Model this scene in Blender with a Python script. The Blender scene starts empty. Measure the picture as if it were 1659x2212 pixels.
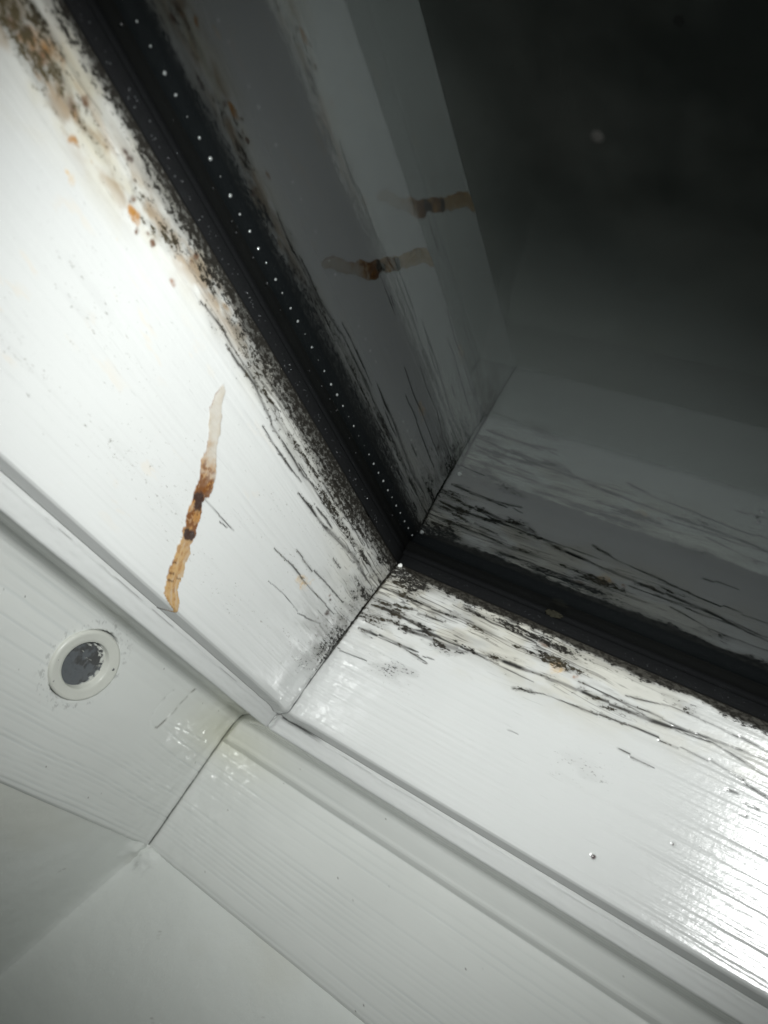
import bpy, math, random
import numpy as np
from mathutils import Matrix, Vector

# ------------------------------------------------------------------ camera, world, light, exposure
S = 0.05                                   # one drawing unit = 5 cm
sc = bpy.context.scene
COL = sc.collection
CAM_P = (2.0917, 3.4848, 1.3515)
CR = ((0.79198918, -0.30593301, -0.52835417),
      (0.31117687, -0.54228544, 0.78044568),
      (-0.52528287, -0.78251613, -0.33428492))
cam_d = bpy.data.cameras.new('camera')
cam = bpy.data.objects.new('camera', cam_d)
COL.objects.link(cam)
m = Matrix(((CR[0][0], -CR[1][0], -CR[2][0], CAM_P[0] * S),
            (CR[0][1], -CR[1][1], -CR[2][1], CAM_P[1] * S),
            (CR[0][2], -CR[1][2], -CR[2][2], CAM_P[2] * S), (0, 0, 0, 1)))
cam.matrix_world = m
cam_d.sensor_fit = 'VERTICAL'
cam_d.sensor_height = 9.8
cam_d.sensor_width = 7.35
cam_d.lens = 9.8 * 1793.77 / 2212.0
cam_d.clip_start = 0.002
cam_d.clip_end = 50.0
cam_d.dof.use_dof = True
cam_d.dof.focus_distance = 0.19
cam_d.dof.aperture_fstop = 7.5
sc.camera = cam

w = bpy.data.worlds.new('World')
sc.world = w
w.use_nodes = True
# black night outside (below the glass plane), a soft ambient fill added from the room side behind the camera
_nt = w.node_tree
_tc = _nt.nodes.new('ShaderNodeTexCoord')
_rg = _nt.nodes.new('ShaderNodeMapRange'); _mx = _nt.nodes.new('ShaderNodeMix')
_mx.data_type = 'RGBA'
_dp = _nt.nodes.new('ShaderNodeVectorMath'); _dp.operation = 'DOT_PRODUCT'
_dp.inputs[1].default_value = (0.50, 0.50, 0.70)
_nt.links.new(_tc.outputs['Generated'], _dp.inputs[0]); _nt.links.new(_dp.outputs['Value'], _rg.inputs['Value'])
_rg.inputs['From Min'].default_value = 0.0; _rg.inputs['From Max'].default_value = 0.8
_rg.interpolation_type = 'SMOOTHSTEP'
_nt.links.new(_rg.outputs[0], _mx.inputs['Factor'])
_mx.inputs['A'].default_value = (0.0007, 0.0008, 0.0008, 1)
_mx.inputs['B'].default_value = (0.075, 0.081, 0.075, 1)
_nt.links.new(_mx.outputs['Result'], _nt.nodes['Background'].inputs[0])
_nt.nodes['Background'].inputs[1].default_value = 1.0

def lamp(name, typ, loc, power, radius, color=(1, 1, 1)):
    d = bpy.data.lights.new(name, typ)
    d.energy = power
    d.color = color
    d.shadow_soft_size = radius
    o = bpy.data.objects.new(name, d)
    o.location = Vector(loc) * S
    COL.objects.link(o)
    return o
FLASH = (2.05, 3.46, 1.10)
fl_ = lamp('phone_flash', 'SPOT', FLASH, 1.80, 0.0050, (0.98, 1.0, 0.985))
fl_.data.spot_size = math.radians(93); fl_.data.spot_blend = 1.0
fl_.rotation_euler = Vector((-0.50, -0.80, -0.325)).to_track_quat('-Z', 'Y').to_euler()

sc.view_settings.view_transform = 'Standard'
sc.view_settings.look = 'None'
sc.view_settings.exposure = 0.0
sc.view_settings.gamma = 1.0
sc.view_settings.use_curve_mapping = False
sc.cycles.max_bounces = 10
sc.cycles.transparent_max_bounces = 16
sc.cycles.sample_clamp_indirect = 12.0
sc.cycles.blur_glossy = 0.0

# ------------------------------------------------------------------ numeric helpers
def hash2(ix, iy, seed):
    h = (ix.astype(np.int64) * 374761393 + iy.astype(np.int64) * 668265263 + seed * 974634777) & 0xFFFFFFFF
    h = ((h ^ (h >> 13)) * 1274126177) & 0xFFFFFFFF
    h = (h ^ (h >> 16)) & 0xFFFF
    return h / 65535.0
def vnoise(x, y, seed=0):
    ix = np.floor(x); iy = np.floor(y)
    fx = x - ix; fy = y - iy
    fx = fx * fx * (3 - 2 * fx); fy = fy * fy * (3 - 2 * fy)
    a = hash2(ix, iy, seed); b = hash2(ix + 1, iy, seed)
    c = hash2(ix, iy + 1, seed); d = hash2(ix + 1, iy + 1, seed)
    return (a * (1 - fx) + b * fx) * (1 - fy) + (c * (1 - fx) + d * fx) * fy
def fbm(x, y, seed=0, octv=4):
    r = 0; amp = 0.5; tot = 0
    for k in range(octv):
        r = r + amp * vnoise(x, y, seed + 17 * k)
        tot += amp
        amp *= 0.55; x = x * 2.03 + 5.3; y = y * 2.03 + 1.7
    return r / tot
def sst(a, b, x):
    t = np.clip((x - a) / (b - a), 0, 1)
    return t * t * (3 - 2 * t)

def mesh_from_grid(name, P, closed_s, col, rough, mould=None, olive=None, hair=None):
    """P: (na, ns, 3) grid in drawing units; closed_s joins the last column to the first"""
    na, ns = P.shape[:2]
    idx = np.arange(na * ns).reshape(na, ns)
    nxt = np.roll(idx, -1, axis=1) if closed_s else None
    if closed_s:
        a = idx[:-1]; b = idx[1:]; c = nxt[1:]; d = nxt[:-1]
    else:
        a = idx[:-1, :-1]; b = idx[1:, :-1]; c = idx[1:, 1:]; d = idx[:-1, 1:]
    F = np.stack([a, b, c, d], -1).reshape(-1, 4)
    me = bpy.data.meshes.new(name)
    nv, nf = na * ns, len(F)
    extra = []
    if closed_s:                            # end caps
        extra = [idx[0], idx[-1][::-1]]
    me.vertices.add(nv)
    me.vertices.foreach_set('co', (P.reshape(-1, 3) * S).astype(np.float32).ravel())
    loops = [F.ravel()] + [e.ravel() for e in extra]
    starts = list(range(0, nf * 4, 4)); totals = [4] * nf
    p = nf * 4
    for e in extra:
        starts.append(p); totals.append(len(e)); p += len(e)
    me.loops.add(p)
    me.loops.foreach_set('vertex_index', np.concatenate(loops).astype(np.int32))
    me.polygons.add(len(starts))
    me.polygons.foreach_set('loop_start', np.array(starts, np.int32))
    me.polygons.foreach_set('loop_total', np.array(totals, np.int32))
    sm = np.ones(len(starts), bool)
    if extra: sm[-2:] = False
    me.polygons.foreach_set('use_smooth', sm)
    me.update(calc_edges=True)
    at = me.color_attributes.new('paint', 'FLOAT_COLOR', 'POINT')
    rgba = np.ones((nv, 4), np.float32)
    rgba[:, :3] = col.reshape(-1, 3)
    at.data.foreach_set('color', rgba.ravel())
    ar = me.attributes.new('gloss_loss', 'FLOAT', 'POINT')
    ar.data.foreach_set('value', rough.reshape(-1).astype(np.float32))
    for nm_, arr in (('mould', mould), ('olive', olive), ('hair', hair)):
        if arr is not None:
            aq = me.attributes.new(nm_, 'FLOAT', 'POINT')
            aq.data.foreach_set('value', arr.reshape(-1).astype(np.float32))
    return me

def link(name, me, mat, parent=None):
    o = bpy.data.objects.new(name, me)
    COL.objects.link(o)
    if mat is not None and me is not None:
        me.materials.clear(); me.materials.append(mat)
    if parent is not None: o.parent = parent
    return o
def thing(name, label, cat, group=None):
    o = bpy.data.objects.new(name, None)
    COL.objects.link(o)
    o.empty_display_size = 0.01
    o['label'] = label; o['category'] = cat
    if group: o['group'] = group
    return o
def tag(o, label, cat, group=None, kind=None):
    o['label'] = label; o['category'] = cat
    if group: o['group'] = group
    if kind: o['kind'] = kind
    return o
def simple_mesh(name, verts, faces, smooth=False):
    me = bpy.data.meshes.new(name)
    me.from_pydata([tuple(c * S for c in v) for v in verts], [], faces)
    me.update()
    if smooth:
        for p in me.polygons: p.use_smooth = True
    return me

# ------------------------------------------------------------------ materials
def new_mat(name):
    mt = bpy.data.materials.new(name)
    mt.use_nodes = True
    nt = mt.node_tree
    nt.nodes.clear()
    out = nt.nodes.new('ShaderNodeOutputMaterial')
    return mt, nt, out
def nd(nt, typ, **kw):
    n = nt.nodes.new(typ)
    for k, v in kw.items():
        if k.startswith('i_'): n.inputs[k[2:].replace('_', ' ')].default_value = v
        else: setattr(n, k, v)
    return n

def paint_material(name, axis, rough=0.3, bump=0.25, fine=1.0, spec=0.5):
    """white gloss paint on wood: colour of the stains from the mesh, fine brush and grain relief along the axis"""
    mt, nt, out = new_mat(name)
    L = nt.links.new
    bs = nd(nt, 'ShaderNodeBsdfPrincipled')
    at = nd(nt, 'ShaderNodeAttribute', attribute_name='paint')
    gl = nd(nt, 'ShaderNodeAttribute', attribute_name='gloss_loss')
    tc = nd(nt, 'ShaderNodeTexCoord')
    mp = nd(nt, 'ShaderNodeMapping')
    sc_ = [1800.0, 1800.0, 1800.0]
    sc_[axis] = 330.0
    mp.inputs['Scale'].default_value = sc_
    L(tc.outputs['Object'], mp.inputs['Vector'])
    n1 = nd(nt, 'ShaderNodeTexNoise', i_Scale=1.0, i_Detail=3.0, i_Roughness=0.6)
    L(mp.outputs[0], n1.inputs['Vector'])
    n2 = nd(nt, 'ShaderNodeTexNoise', i_Scale=900.0, i_Detail=3.0, i_Roughness=0.6)
    L(tc.outputs['Object'], n2.inputs['Vector'])
    ad = nd(nt, 'ShaderNodeMath', operation='ADD')
    L(n1.outputs['Fac'], ad.inputs[0]); L(n2.outputs['Fac'], ad.inputs[1])
    bp = nd(nt, 'ShaderNodeBump', i_Strength=bump, i_Distance=0.00012 * fine)
    L(ad.outputs[0], bp.inputs['Height'])
    L(bp.outputs[0], bs.inputs['Normal'])
    n3 = nd(nt, 'ShaderNodeTexNoise', i_Scale=60.0, i_Detail=4.0)
    L(tc.outputs['Object'], n3.inputs['Vector'])
    r = nd(nt, 'ShaderNodeMapRange')
    r.inputs['To Min'].default_value = 0.965; r.inputs['To Max'].default_value = 1.02
    L(n3.outputs['Fac'], r.inputs['Value'])
    mx = nd(nt, 'ShaderNodeMix', data_type='RGBA', blend_type='MULTIPLY')
    mx.inputs['Factor'].default_value = 1.0
    L(at.outputs['Color'], mx.inputs['A']); L(r.outputs[0], mx.inputs['B'])
    L(mx.outputs['Result'], bs.inputs['Base Color'])
    # mould: a density from the mesh, broken into fine black specks drawn out along the grain
    mo = nd(nt, 'ShaderNodeAttribute', attribute_name='mould')
    mp2 = nd(nt, 'ShaderNodeMapping')
    s2 = [1700.0, 1700.0, 1700.0]
    s2[axis] = 700.0
    mp2.inputs['Scale'].default_value = s2
    L(tc.outputs['Object'], mp2.inputs['Vector'])
    nm = nd(nt, 'ShaderNodeTexNoise', i_Scale=1.0, i_Detail=5.0, i_Roughness=0.78)
    L(mp2.outputs[0], nm.inputs['Vector'])
    th = nd(nt, 'ShaderNodeMapRange')
    th.inputs['To Min'].default_value = 0.69; th.inputs['To Max'].default_value = 0.37
    L(mo.outputs['Fac'], th.inputs['Value'])
    sb = nd(nt, 'ShaderNodeMath', operation='SUBTRACT')
    L(nm.outputs['Fac'], sb.inputs[0]); L(th.outputs[0], sb.inputs[1])
    mk = nd(nt, 'ShaderNodeMapRange', interpolation_type='SMOOTHSTEP')
    mk.inputs['From Min'].default_value = 0.0; mk.inputs['From Max'].default_value = 0.07
    L(sb.outputs[0], mk.inputs['Value'])
    sg = nd(nt, 'ShaderNodeMapRange')
    sg.inputs['From Min'].default_value = 0.06; sg.inputs['From Max'].default_value = 0.6
    sg.inputs['To Min'].default_value = 0.0; sg.inputs['To Max'].default_value = 0.96
    L(mo.outputs['Fac'], sg.inputs['Value'])
    mm = nd(nt, 'ShaderNodeMath', operation='MULTIPLY')
    sq = nd(nt, 'ShaderNodeMath', operation='POWER'); sq.inputs[1].default_value = 0.6
    L(sg.outputs[0], sq.inputs[0])
    L(mk.outputs[0], mm.inputs[0]); L(sq.outputs[0], mm.inputs[1])
    # hairline splits along the grain: very long thin noise, as many as the 'hair' density asks for
    ha = nd(nt, 'ShaderNodeAttribute', attribute_name='hair')
    wn = nd(nt, 'ShaderNodeTexNoise', i_Scale=45.0, i_Detail=2.0)
    L(tc.outputs['Object'], wn.inputs['Vector'])
    wv = nd(nt, 'ShaderNodeVectorMath', operation='MULTIPLY_ADD')
    wv.inputs[1].default_value = (0.0035, 0.0035, 0.0035)
    L(wn.outputs['Color'], wv.inputs[0]); L(tc.outputs['Object'], wv.inputs[2])
    mp3 = nd(nt, 'ShaderNodeMapping')
    s3 = [2600.0, 2600.0, 2600.0]
    s3[axis] = 18.0
    mp3.inputs['Scale'].default_value = s3
    L(wv.outputs[0], mp3.inputs['Vector'])
    nh = nd(nt, 'ShaderNodeTexNoise', i_Scale=1.0, i_Detail=2.0, i_Roughness=0.55)
    L(mp3.outputs[0], nh.inputs['Vector'])
    t3 = nd(nt, 'ShaderNodeMapRange')
    t3.inputs['To Min'].default_value = 0.70; t3.inputs['To Max'].default_value = 0.45
    L(ha.outputs['Fac'], t3.inputs['Value'])
    s3b = nd(nt, 'ShaderNodeMath', operation='SUBTRACT')
    L(nh.outputs['Fac'], s3b.inputs[0]); L(t3.outputs[0], s3b.inputs[1])
    h3 = nd(nt, 'ShaderNodeMapRange', interpolation_type='SMOOTHSTEP')
    h3.inputs['From Min'].default_value = 0.0; h3.inputs['From Max'].default_value = 0.11
    L(s3b.outputs[0], h3.inputs['Value'])
    h4 = nd(nt, 'ShaderNodeMapRange')
    h4.inputs['From Max'].default_value = 0.9; h4.inputs['To Max'].default_value = 0.82
    L(ha.outputs['Fac'], h4.inputs['Value'])
    hm = nd(nt, 'ShaderNodeMath', operation='MULTIPLY')
    L(h3.outputs[0], hm.inputs[0]); L(h4.outputs[0], hm.inputs[1])
    mx3 = nd(nt, 'ShaderNodeMix', data_type='RGBA')
    mx3.inputs['B'].default_value = (0.030, 0.028, 0.024, 1)
    L(hm.outputs[0], mx3.inputs['Factor']); L(mx.outputs['Result'], mx3.inputs['A'])
    ol = nd(nt, 'ShaderNodeAttribute', attribute_name='olive')
    mc = nd(nt, 'ShaderNodeMix', data_type='RGBA')
    mc.inputs['A'].default_value = (0.014, 0.013, 0.011, 1); mc.inputs['B'].default_value = (0.11, 0.088, 0.045, 1)
    L(ol.outputs['Fac'], mc.inputs['Factor'])
    mx2 = nd(nt, 'ShaderNodeMix', data_type='RGBA')
    L(mm.outputs[0], mx2.inputs['Factor']); L(mx3.outputs['Result'], mx2.inputs['A']); L(mc.outputs['Result'], mx2.inputs['B'])
    L(mx2.outputs['Result'], bs.inputs['Base Color'])
    rr = nd(nt, 'ShaderNodeMath', operation='ADD')
    rr.inputs[1].default_value = rough
    L(gl.outputs['Fac'], rr.inputs[0])
    L(rr.outputs[0], bs.inputs['Roughness'])
    sp1 = nd(nt, 'ShaderNodeMath', operation='MULTIPLY_ADD')        # dull where it is mouldy or weathered
    sp1.inputs[1].default_value = -1.4; sp1.inputs[2].default_value = spec
    L(gl.outputs['Fac'], sp1.inputs[0])
    sp2 = nd(nt, 'ShaderNodeMath', operation='MULTIPLY_ADD')
    sp2.inputs[1].default_value = -0.4
    L(mm.outputs[0], sp2.inputs[0]); L(sp1.outputs[0], sp2.inputs[2])
    sp3 = nd(nt, 'ShaderNodeMath', operation='MAXIMUM'); sp3.inputs[1].default_value = 0.03
    L(sp2.outputs[0], sp3.inputs[0]); L(sp3.outputs[0], bs.inputs['Specular IOR Level'])
    L(bs.outputs[0], out.inputs[0])
    return mt

def plain_material(name, color, rough=0.4, spec=0.5, bump=0.0, scale=800.0, vary=0.25):
    mt, nt, out = new_mat(name)
    L = nt.links.new
    bs = nd(nt, 'ShaderNodeBsdfPrincipled')
    tc = nd(nt, 'ShaderNodeTexCoord')
    n = nd(nt, 'ShaderNodeTexNoise', i_Scale=scale, i_Detail=4.0, i_Roughness=0.6)
    L(tc.outputs['Object'], n.inputs['Vector'])
    r = nd(nt, 'ShaderNodeMapRange')
    r.inputs['To Min'].default_value = 1 - vary; r.inputs['To Max'].default_value = 1 + vary
    L(n.outputs['Fac'], r.inputs['Value'])
    mx = nd(nt, 'ShaderNodeMix', data_type='RGBA', blend_type='MULTIPLY')
    mx.inputs['Factor'].default_value = 1.0
    mx.inputs['A'].default_value = (*color, 1)
    L(r.outputs[0], mx.inputs['B'])
    L(mx.outputs['Result'], bs.inputs['Base Color'])
    bs.inputs['Roughness'].default_value = rough
    bs.inputs['Specular IOR Level'].default_value = spec
    if bump:
        bp = nd(nt, 'ShaderNodeBump', i_Strength=bump, i_Distance=0.0002)
        L(n.outputs['Fac'], bp.inputs['Height']); L(bp.outputs[0], bs.inputs['Normal'])
    L(bs.outputs[0], out.inputs[0])
    return mt

def glass_material(name, ior, film):
    """one pane surface: Fresnel mirror, clear behind it, a thin greyish film of dust"""
    mt, nt, out = new_mat(name)
    L = nt.links.new
    tr = nd(nt, 'ShaderNodeBsdfTransparent'); tr.inputs[0].default_value = (0.95, 0.97, 0.96, 1)
    gl = nd(nt, 'ShaderNodeBsdfGlossy'); gl.inputs['Roughness'].default_value = 0.0
    gl.inputs[0].default_value = (0.93, 0.98, 1.0, 1)
    ge = nd(nt, 'ShaderNodeNewGeometry')
    dp = nd(nt, 'ShaderNodeVectorMath', operation='DOT_PRODUCT')
    L(ge.outputs['Normal'], dp.inputs[0]); L(ge.outputs['Incoming'], dp.inputs[1])
    ab = nd(nt, 'ShaderNodeMath', operation='ABSOLUTE'); L(dp.outputs['Value'], ab.inputs[0])
    om = nd(nt, 'ShaderNodeMath', operation='SUBTRACT'); om.inputs[0].default_value = 1.0; L(ab.outputs[0], om.inputs[1])
    pw = nd(nt, 'ShaderNodeMath', operation='POWER'); pw.inputs[1].default_value = 5.0; L(om.outputs[0], pw.inputs[0])
    fr = nd(nt, 'ShaderNodeMapRange')             # Schlick's Fresnel, the same from both sides
    f0 = ((ior - 1) / (ior + 1)) ** 2
    fr.inputs['To Min'].default_value = f0
    L(pw.outputs[0], fr.inputs['Value'])
    mx = nd(nt, 'ShaderNodeMixShader')
    L(fr.outputs[0], mx.inputs[0]); L(tr.outputs[0], mx.inputs[1]); L(gl.outputs[0], mx.inputs[2])
    if film:
        df = nd(nt, 'ShaderNodeBsdfDiffuse'); df.inputs[0].default_value = (0.62, 0.66, 0.6, 1)
        tc = nd(nt, 'ShaderNodeTexCoord')
        n = nd(nt, 'ShaderNodeTexNoise', i_Scale=25.0, i_Detail=5.0, i_Roughness=0.65)
        L(tc.outputs['Object'], n.inputs['Vector'])
        r = nd(nt, 'ShaderNodeMapRange')
        r.inputs['From Min'].default_value = 0.45; r.inputs['From Max'].default_value = 0.75
        r.inputs['To Min'].default_value = film * 0.35; r.inputs['To Max'].default_value = film * 3.5
        L(n.outputs['Fac'], r.inputs['Value'])
        m2 = nd(nt, 'ShaderNodeMixShader')
        L(r.outputs[0], m2.inputs[0]); L(mx.outputs[0], m2.inputs[1]); L(df.outputs[0], m2.inputs[2])
        L(m2.outputs[0], out.inputs[0])
    else:
        L(mx.outputs[0], out.inputs[0])
    return mt
def clear_material(name):
    mt, nt, out = new_mat(name)
    tr = nd(nt, 'ShaderNodeBsdfTransparent'); tr.inputs[0].default_value = (0.97, 0.98, 0.97, 1)
    nt.links.new(tr.outputs[0], out.inputs[0])
    return mt

M_SASH = [paint_material('sash_paint_stile', 1, 0.20, 0.24, 1.0, 0.6), paint_material('sash_paint_rail', 0, 0.20, 0.24, 1.0, 0.6)]
M_FRAME = [paint_material('frame_paint_jamb', 1, 0.115, 0.10, 1.0, 1.0), paint_material('frame_paint_sill', 0, 0.115, 0.10, 1.0, 1.0)]
M_WALL = paint_material('lining_paint', 2, 0.5, 0.25, 1.6, 0.3)
M_RUBBER = plain_material('black_rubber', (0.007, 0.0075, 0.008), 0.8, 0.06, 0.3, 1500)
M_SPACER = plain_material('dark_spacer', (0.004, 0.0048, 0.0056), 0.75, 0.05, 0.2, 900)
M_PERF = plain_material('bright_bead', (0.26, 0.26, 0.27), 0.10, 1.0, 0.5, 4000)
M_GLASS1 = glass_material('pane_room_side', 1.50, 0.0013)
M_GLASS2 = glass_material('pane_outer', 1.62, 0.0)
M_CLEAR = clear_material('glass_edge')
M_PLUG = plain_material('aged_white_plastic', (0.60, 0.61, 0.56), 0.35, 0.5, 0.15, 400, 0.06)
_nt = M_PLUG.node_tree; _b = [n for n in _nt.nodes if n.type == 'BSDF_PRINCIPLED'][0]
_src = _b.inputs['Base Color'].links[0].from_socket
_n = nd(_nt, 'ShaderNodeTexNoise', i_Scale=330.0, i_Detail=3.0); _t = nd(_nt, 'ShaderNodeTexCoord')
_r = nd(_nt, 'ShaderNodeMapRange'); _r.inputs['From Min'].default_value = 0.70; _r.inputs['From Max'].default_value = 0.73
_m = nd(_nt, 'ShaderNodeMix', data_type='RGBA'); _m.inputs['B'].default_value = (0.10, 0.105, 0.11, 1)
_nt.links.new(_t.outputs['Object'], _n.inputs['Vector']); _nt.links.new(_n.outputs['Fac'], _r.inputs['Value'])
_nt.links.new(_r.outputs[0], _m.inputs['Factor']); _nt.links.new(_src, _m.inputs['A']); _nt.links.new(_m.outputs['Result'], _b.inputs['Base Color'])
M_WATER = plain_material('water', (0.03, 0.032, 0.034), 0.12, 0.8)
M_SPOT = plain_material('dried_water_spot', (0.006, 0.006, 0.0055), 0.7, 0.05)
M_CRUMB = plain_material('paint_crumb', (0.75, 0.76, 0.74), 0.5, 0.4, 0.5, 2500, 0.1)
M_FLECK = plain_material('dry_fleck', (0.022, 0.021, 0.015), 0.85, 0.05, 0.6, 2500, 0.6)

WHITE = np.array([0.56, 0.572, 0.563])
CREAM = np.array([0.45, 0.425, 0.335])
TAN = np.array([0.55, 0.40, 0.22])
OCHRE = np.array([0.33, 0.165, 0.045])
RUST = np.array([0.21, 0.075, 0.015])
DARKB = np.array([0.035, 0.014, 0.008])
BLACK = np.array([0.006, 0.006, 0.006])
OLIVE = np.array([0.16, 0.15, 0.085])

# profile points (d = distance outwards from the glass opening, z = height above the glass)
PA = np.array([0.0, 0.102]); P0 = np.array([0.1435, 1.0]); P1 = np.array([0.253, 1.021])
P2 = np.array([0.283, 1.106]); P4 = np.array([0.905, 1.2565]); P5 = np.array([0.936, 1.9835])

def resample(pts, step):
    """polyline (list of (d,z,step)) -> dense points and cumulative length"""
    out = []
    for i in range(len(pts) - 1):
        a = np.array(pts[i][:2]); b = np.array(pts[i + 1][:2])
        st = pts[i][2] if len(pts[i]) > 2 else step
        n = max(1, int(round(np.linalg.norm(b - a) / st)))
        for k in range(n): out.append(a + (b - a) * k / n)
    out.append(np.array(pts[-1][:2]))
    return np.array(out)

def along_axis(fine_to, fine_step, length, coarse=0.25):
    a = np.arange(0, fine_to, fine_step)
    b = np.arange(fine_to, length + coarse, coarse)
    return np.concatenate([a, b])

def member(side, prof, tau, paint_fn, gap=0.0, start_d=None):
    """extrude the closed profile along the stile (side 0, runs along y) or the rail (side 1, runs along x),
    mitred at 45 degrees; paint_fn gives colour, loss of gloss and relief at every grid point"""
    ns = len(prof)
    nrm = np.roll(prof, -1, 0) - np.roll(prof, 1, 0)
    nrm /= np.linalg.norm(nrm, axis=1, keepdims=True) + 1e-9
    nrm = np.stack([-nrm[:, 1], nrm[:, 0]], 1)
    A = tau[:, None] - (prof[None, :, 0] if start_d is None else start_d) + gap
    D = np.broadcast_to(prof[None, :, 0], A.shape); Z = np.broadcast_to(prof[None, :, 1], A.shape)
    T = np.broadcast_to(tau[:, None], A.shape)
    col, rough, h, *ext = paint_fn(A, D, Z, T)
    Dn = D + h * nrm[None, :, 0]; Zn = Z + h * nrm[None, :, 1]
    P = np.stack([-Dn, A, Zn], -1) if side == 0 else np.stack([A, -Dn, Zn], -1)
    if side == 0: P = P[::-1]; col = col[::-1]; rough = rough[::-1]; ext = [e[::-1] for e in ext]
    return (P, col, rough, *ext)

def mix(c, color, f):
    return c * (1 - f[..., None]) + color * f[..., None]

def seg_dist(U, V, pts):
    """distance to a polyline and position along it"""
    best = np.full(U.shape, 9.0); pos = np.zeros(U.shape)
    tot = 0
    for (a, b) in zip(pts[:-1], pts[1:]):
        a = np.array(a); b = np.array(b); e = b - a; l2 = e @ e
        t = np.clip(((U - a[0]) * e[0] + (V - a[1]) * e[1]) / l2, 0, 1)
        d = np.hypot(U - a[0] - t * e[0], V - a[1] - t * e[1])
        k = d < best
        best = np.where(k, d, best); pos = np.where(k, tot + t * math.sqrt(l2), pos)
        tot += math.sqrt(l2)
    return best, pos / tot

FACE_L = float(np.linalg.norm(P0 - PA))

class Cracks:
    """fine splits along the grain, drawn only in the window each one needs"""
    def __init__(self, A, V):
        self.A, self.V = A, V
        self.m = np.zeros(A.shape); self.soft = np.zeros(A.shape)
        self.ac = A.mean(1); self.vc = V[0]
    def add(self, pts, width, jag=0.006, seed=0, taper=True):
        pts = np.array(pts, float)
        lo = pts.min(0) - 0.08; hi = pts.max(0) + 0.08
        i0, i1 = np.searchsorted(self.ac, [lo[0] - 0.15, hi[0] + 0.15])
        js = np.where((self.vc > lo[1]) & (self.vc < hi[1]))[0]
        if i1 <= i0 or len(js) == 0: return
        j0, j1 = js[0], js[-1] + 1
        U = self.A[i0:i1, j0:j1]; V = self.V[i0:i1, j0:j1]
        q7 = U * 7 + seed * .37
        jit = (hash2(np.floor(q7 + .3 * vnoise(U * 5, V * 0, seed)), np.zeros(U.shape), seed) - .5) * jag * 2.2 + (fbm(U * 2.2 + seed * 3.1, V * 0 + seed, seed, 2) - 0.5) * jag * 2.5
        d, pos = seg_dist(U, V + jit, pts.tolist())
        wv = width * (.40 if width < .0085 else .55) * (0.12 + (.35 if width > .0085 else 0) + 1.5 * vnoise(U * 9 + seed, V * 0, seed + 9))
        if taper: wv = wv * np.clip(np.minimum(pos, 1 - pos) * 7, 0.12, 1)
        mk = (1 - sst(wv * 0.3, wv * 1.1 + 0.0034, d)) * (.55 + .45 * sst(.25, .6, vnoise(U * 13 + seed, V * 0, seed + 31)))
        self.m[i0:i1, j0:j1] = np.maximum(self.m[i0:i1, j0:j1], mk)
        self.soft[i0:i1, j0:j1] = np.maximum(self.soft[i0:i1, j0:j1], np.exp(-(d / (wv * 3 + 0.012)) ** 2))

# ------------------------------------------------------------------ sash painting
STAIN_L = [(1.60, .232), (1.562, .333), (1.461, .408), (1.406, .497), (1.358, .541), (1.318, .603), (1.277, .674), (1.247, .711),
           (1.217, .765), (1.178, .832), (1.133, .921), (1.096, .975), (1.039, .990), (.970, 1.0)]
STAIN_R = [(1.585, .236), (1.55, .242), (1.463, .304), (1.421, .316), (1.378, .365), (1.371, .411), (1.319, .462), (1.280, .508), (1.258, .552),
           (1.254, .601), (1.214, .640), (1.186, .688), (1.164, .733), (1.112, .809), (1.066, .891), (1.043, .927), (.986, .960), (.963, 1.0)]
STILE_BLOBS = []
RAIL_BLOBS = []
CAMV = np.array(CAM_P); RM = np.array(CR)
STILE_BLOBS = [(2.754, 0.137, 0.0385, 'ochre', 1.5), (2.839, 0.152, 0.0175, 'rust', 1.5), (2.8, 0.133, 0.0128, 'dark', 1.2), (2.738, 0.136, 0.0193, 'rust', 1.5), (2.606, 0.141, 0.0196, 'rustd', 1.2), (2.595, 0.097, 0.0131, 'rustd', 1.2), (2.586, 0.145, 0.0105, 'ochre', 1.5), (2.669, 0.121, 0.0104, 'dark', 1.2), (2.464, 0.258, 0.0158, 'tan', 1.5), (2.484, 0.259, 0.0092, 'tan', 1.5), (2.411, 0.078, 0.0162, 'dark', 1.2), (2.431, 0.075, 0.0108, 'dark', 1.2), (2.317, 0.134, 0.0123, 'rustd', 1.2), (2.269, 0.159, 0.0138, 'ochre', 1.5), (2.208, 0.156, 0.0139, 'rustd', 1.2), (2.176, 0.161, 0.0112, 'rustd', 1.2), (2.235, 0.187, 0.0097, 'rustd', 1.2), (2.048, 0.061, 0.0158, 'rustd', 1.2), (2.032, 0.176, 0.01, 'rust', 1.5), (2.536, 0.185, 0.0131, 'ochre', 1.5), (2.518, 0.186, 0.0092, 'ochre', 1.5), (2.468, 0.179, 0.0093, 'ochre', 1.5), (2.292, 0.157, 0.0096, 'ochre', 1.5), (2.254, 0.25, 0.0068, 'tan', 1.5), (0.229, 0.408, 0.0126, 'rustd', 1.2), (0.147, 0.475, 0.0164, 'dark', 1.2), (0.2, 0.421, 0.0127, 'dark', 1.2), (0.21, 0.33, 0.009, 'dark', 1.2), (0.464, 0.473, 0.0317, 'tan', 1.5)]
RAIL_BLOBS = [(0.871, 0.072, 0.0243, 'rustd', 1.2), (1.056, 0.166, 0.0128, 'rust', 1.5), (0.977, 0.156, 0.024, 'tan', 1.5)]
KIND = dict(ochre=OCHRE, rust=RUST, rustd=RUST * .45, dark=DARKB, tan=TAN)
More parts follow.
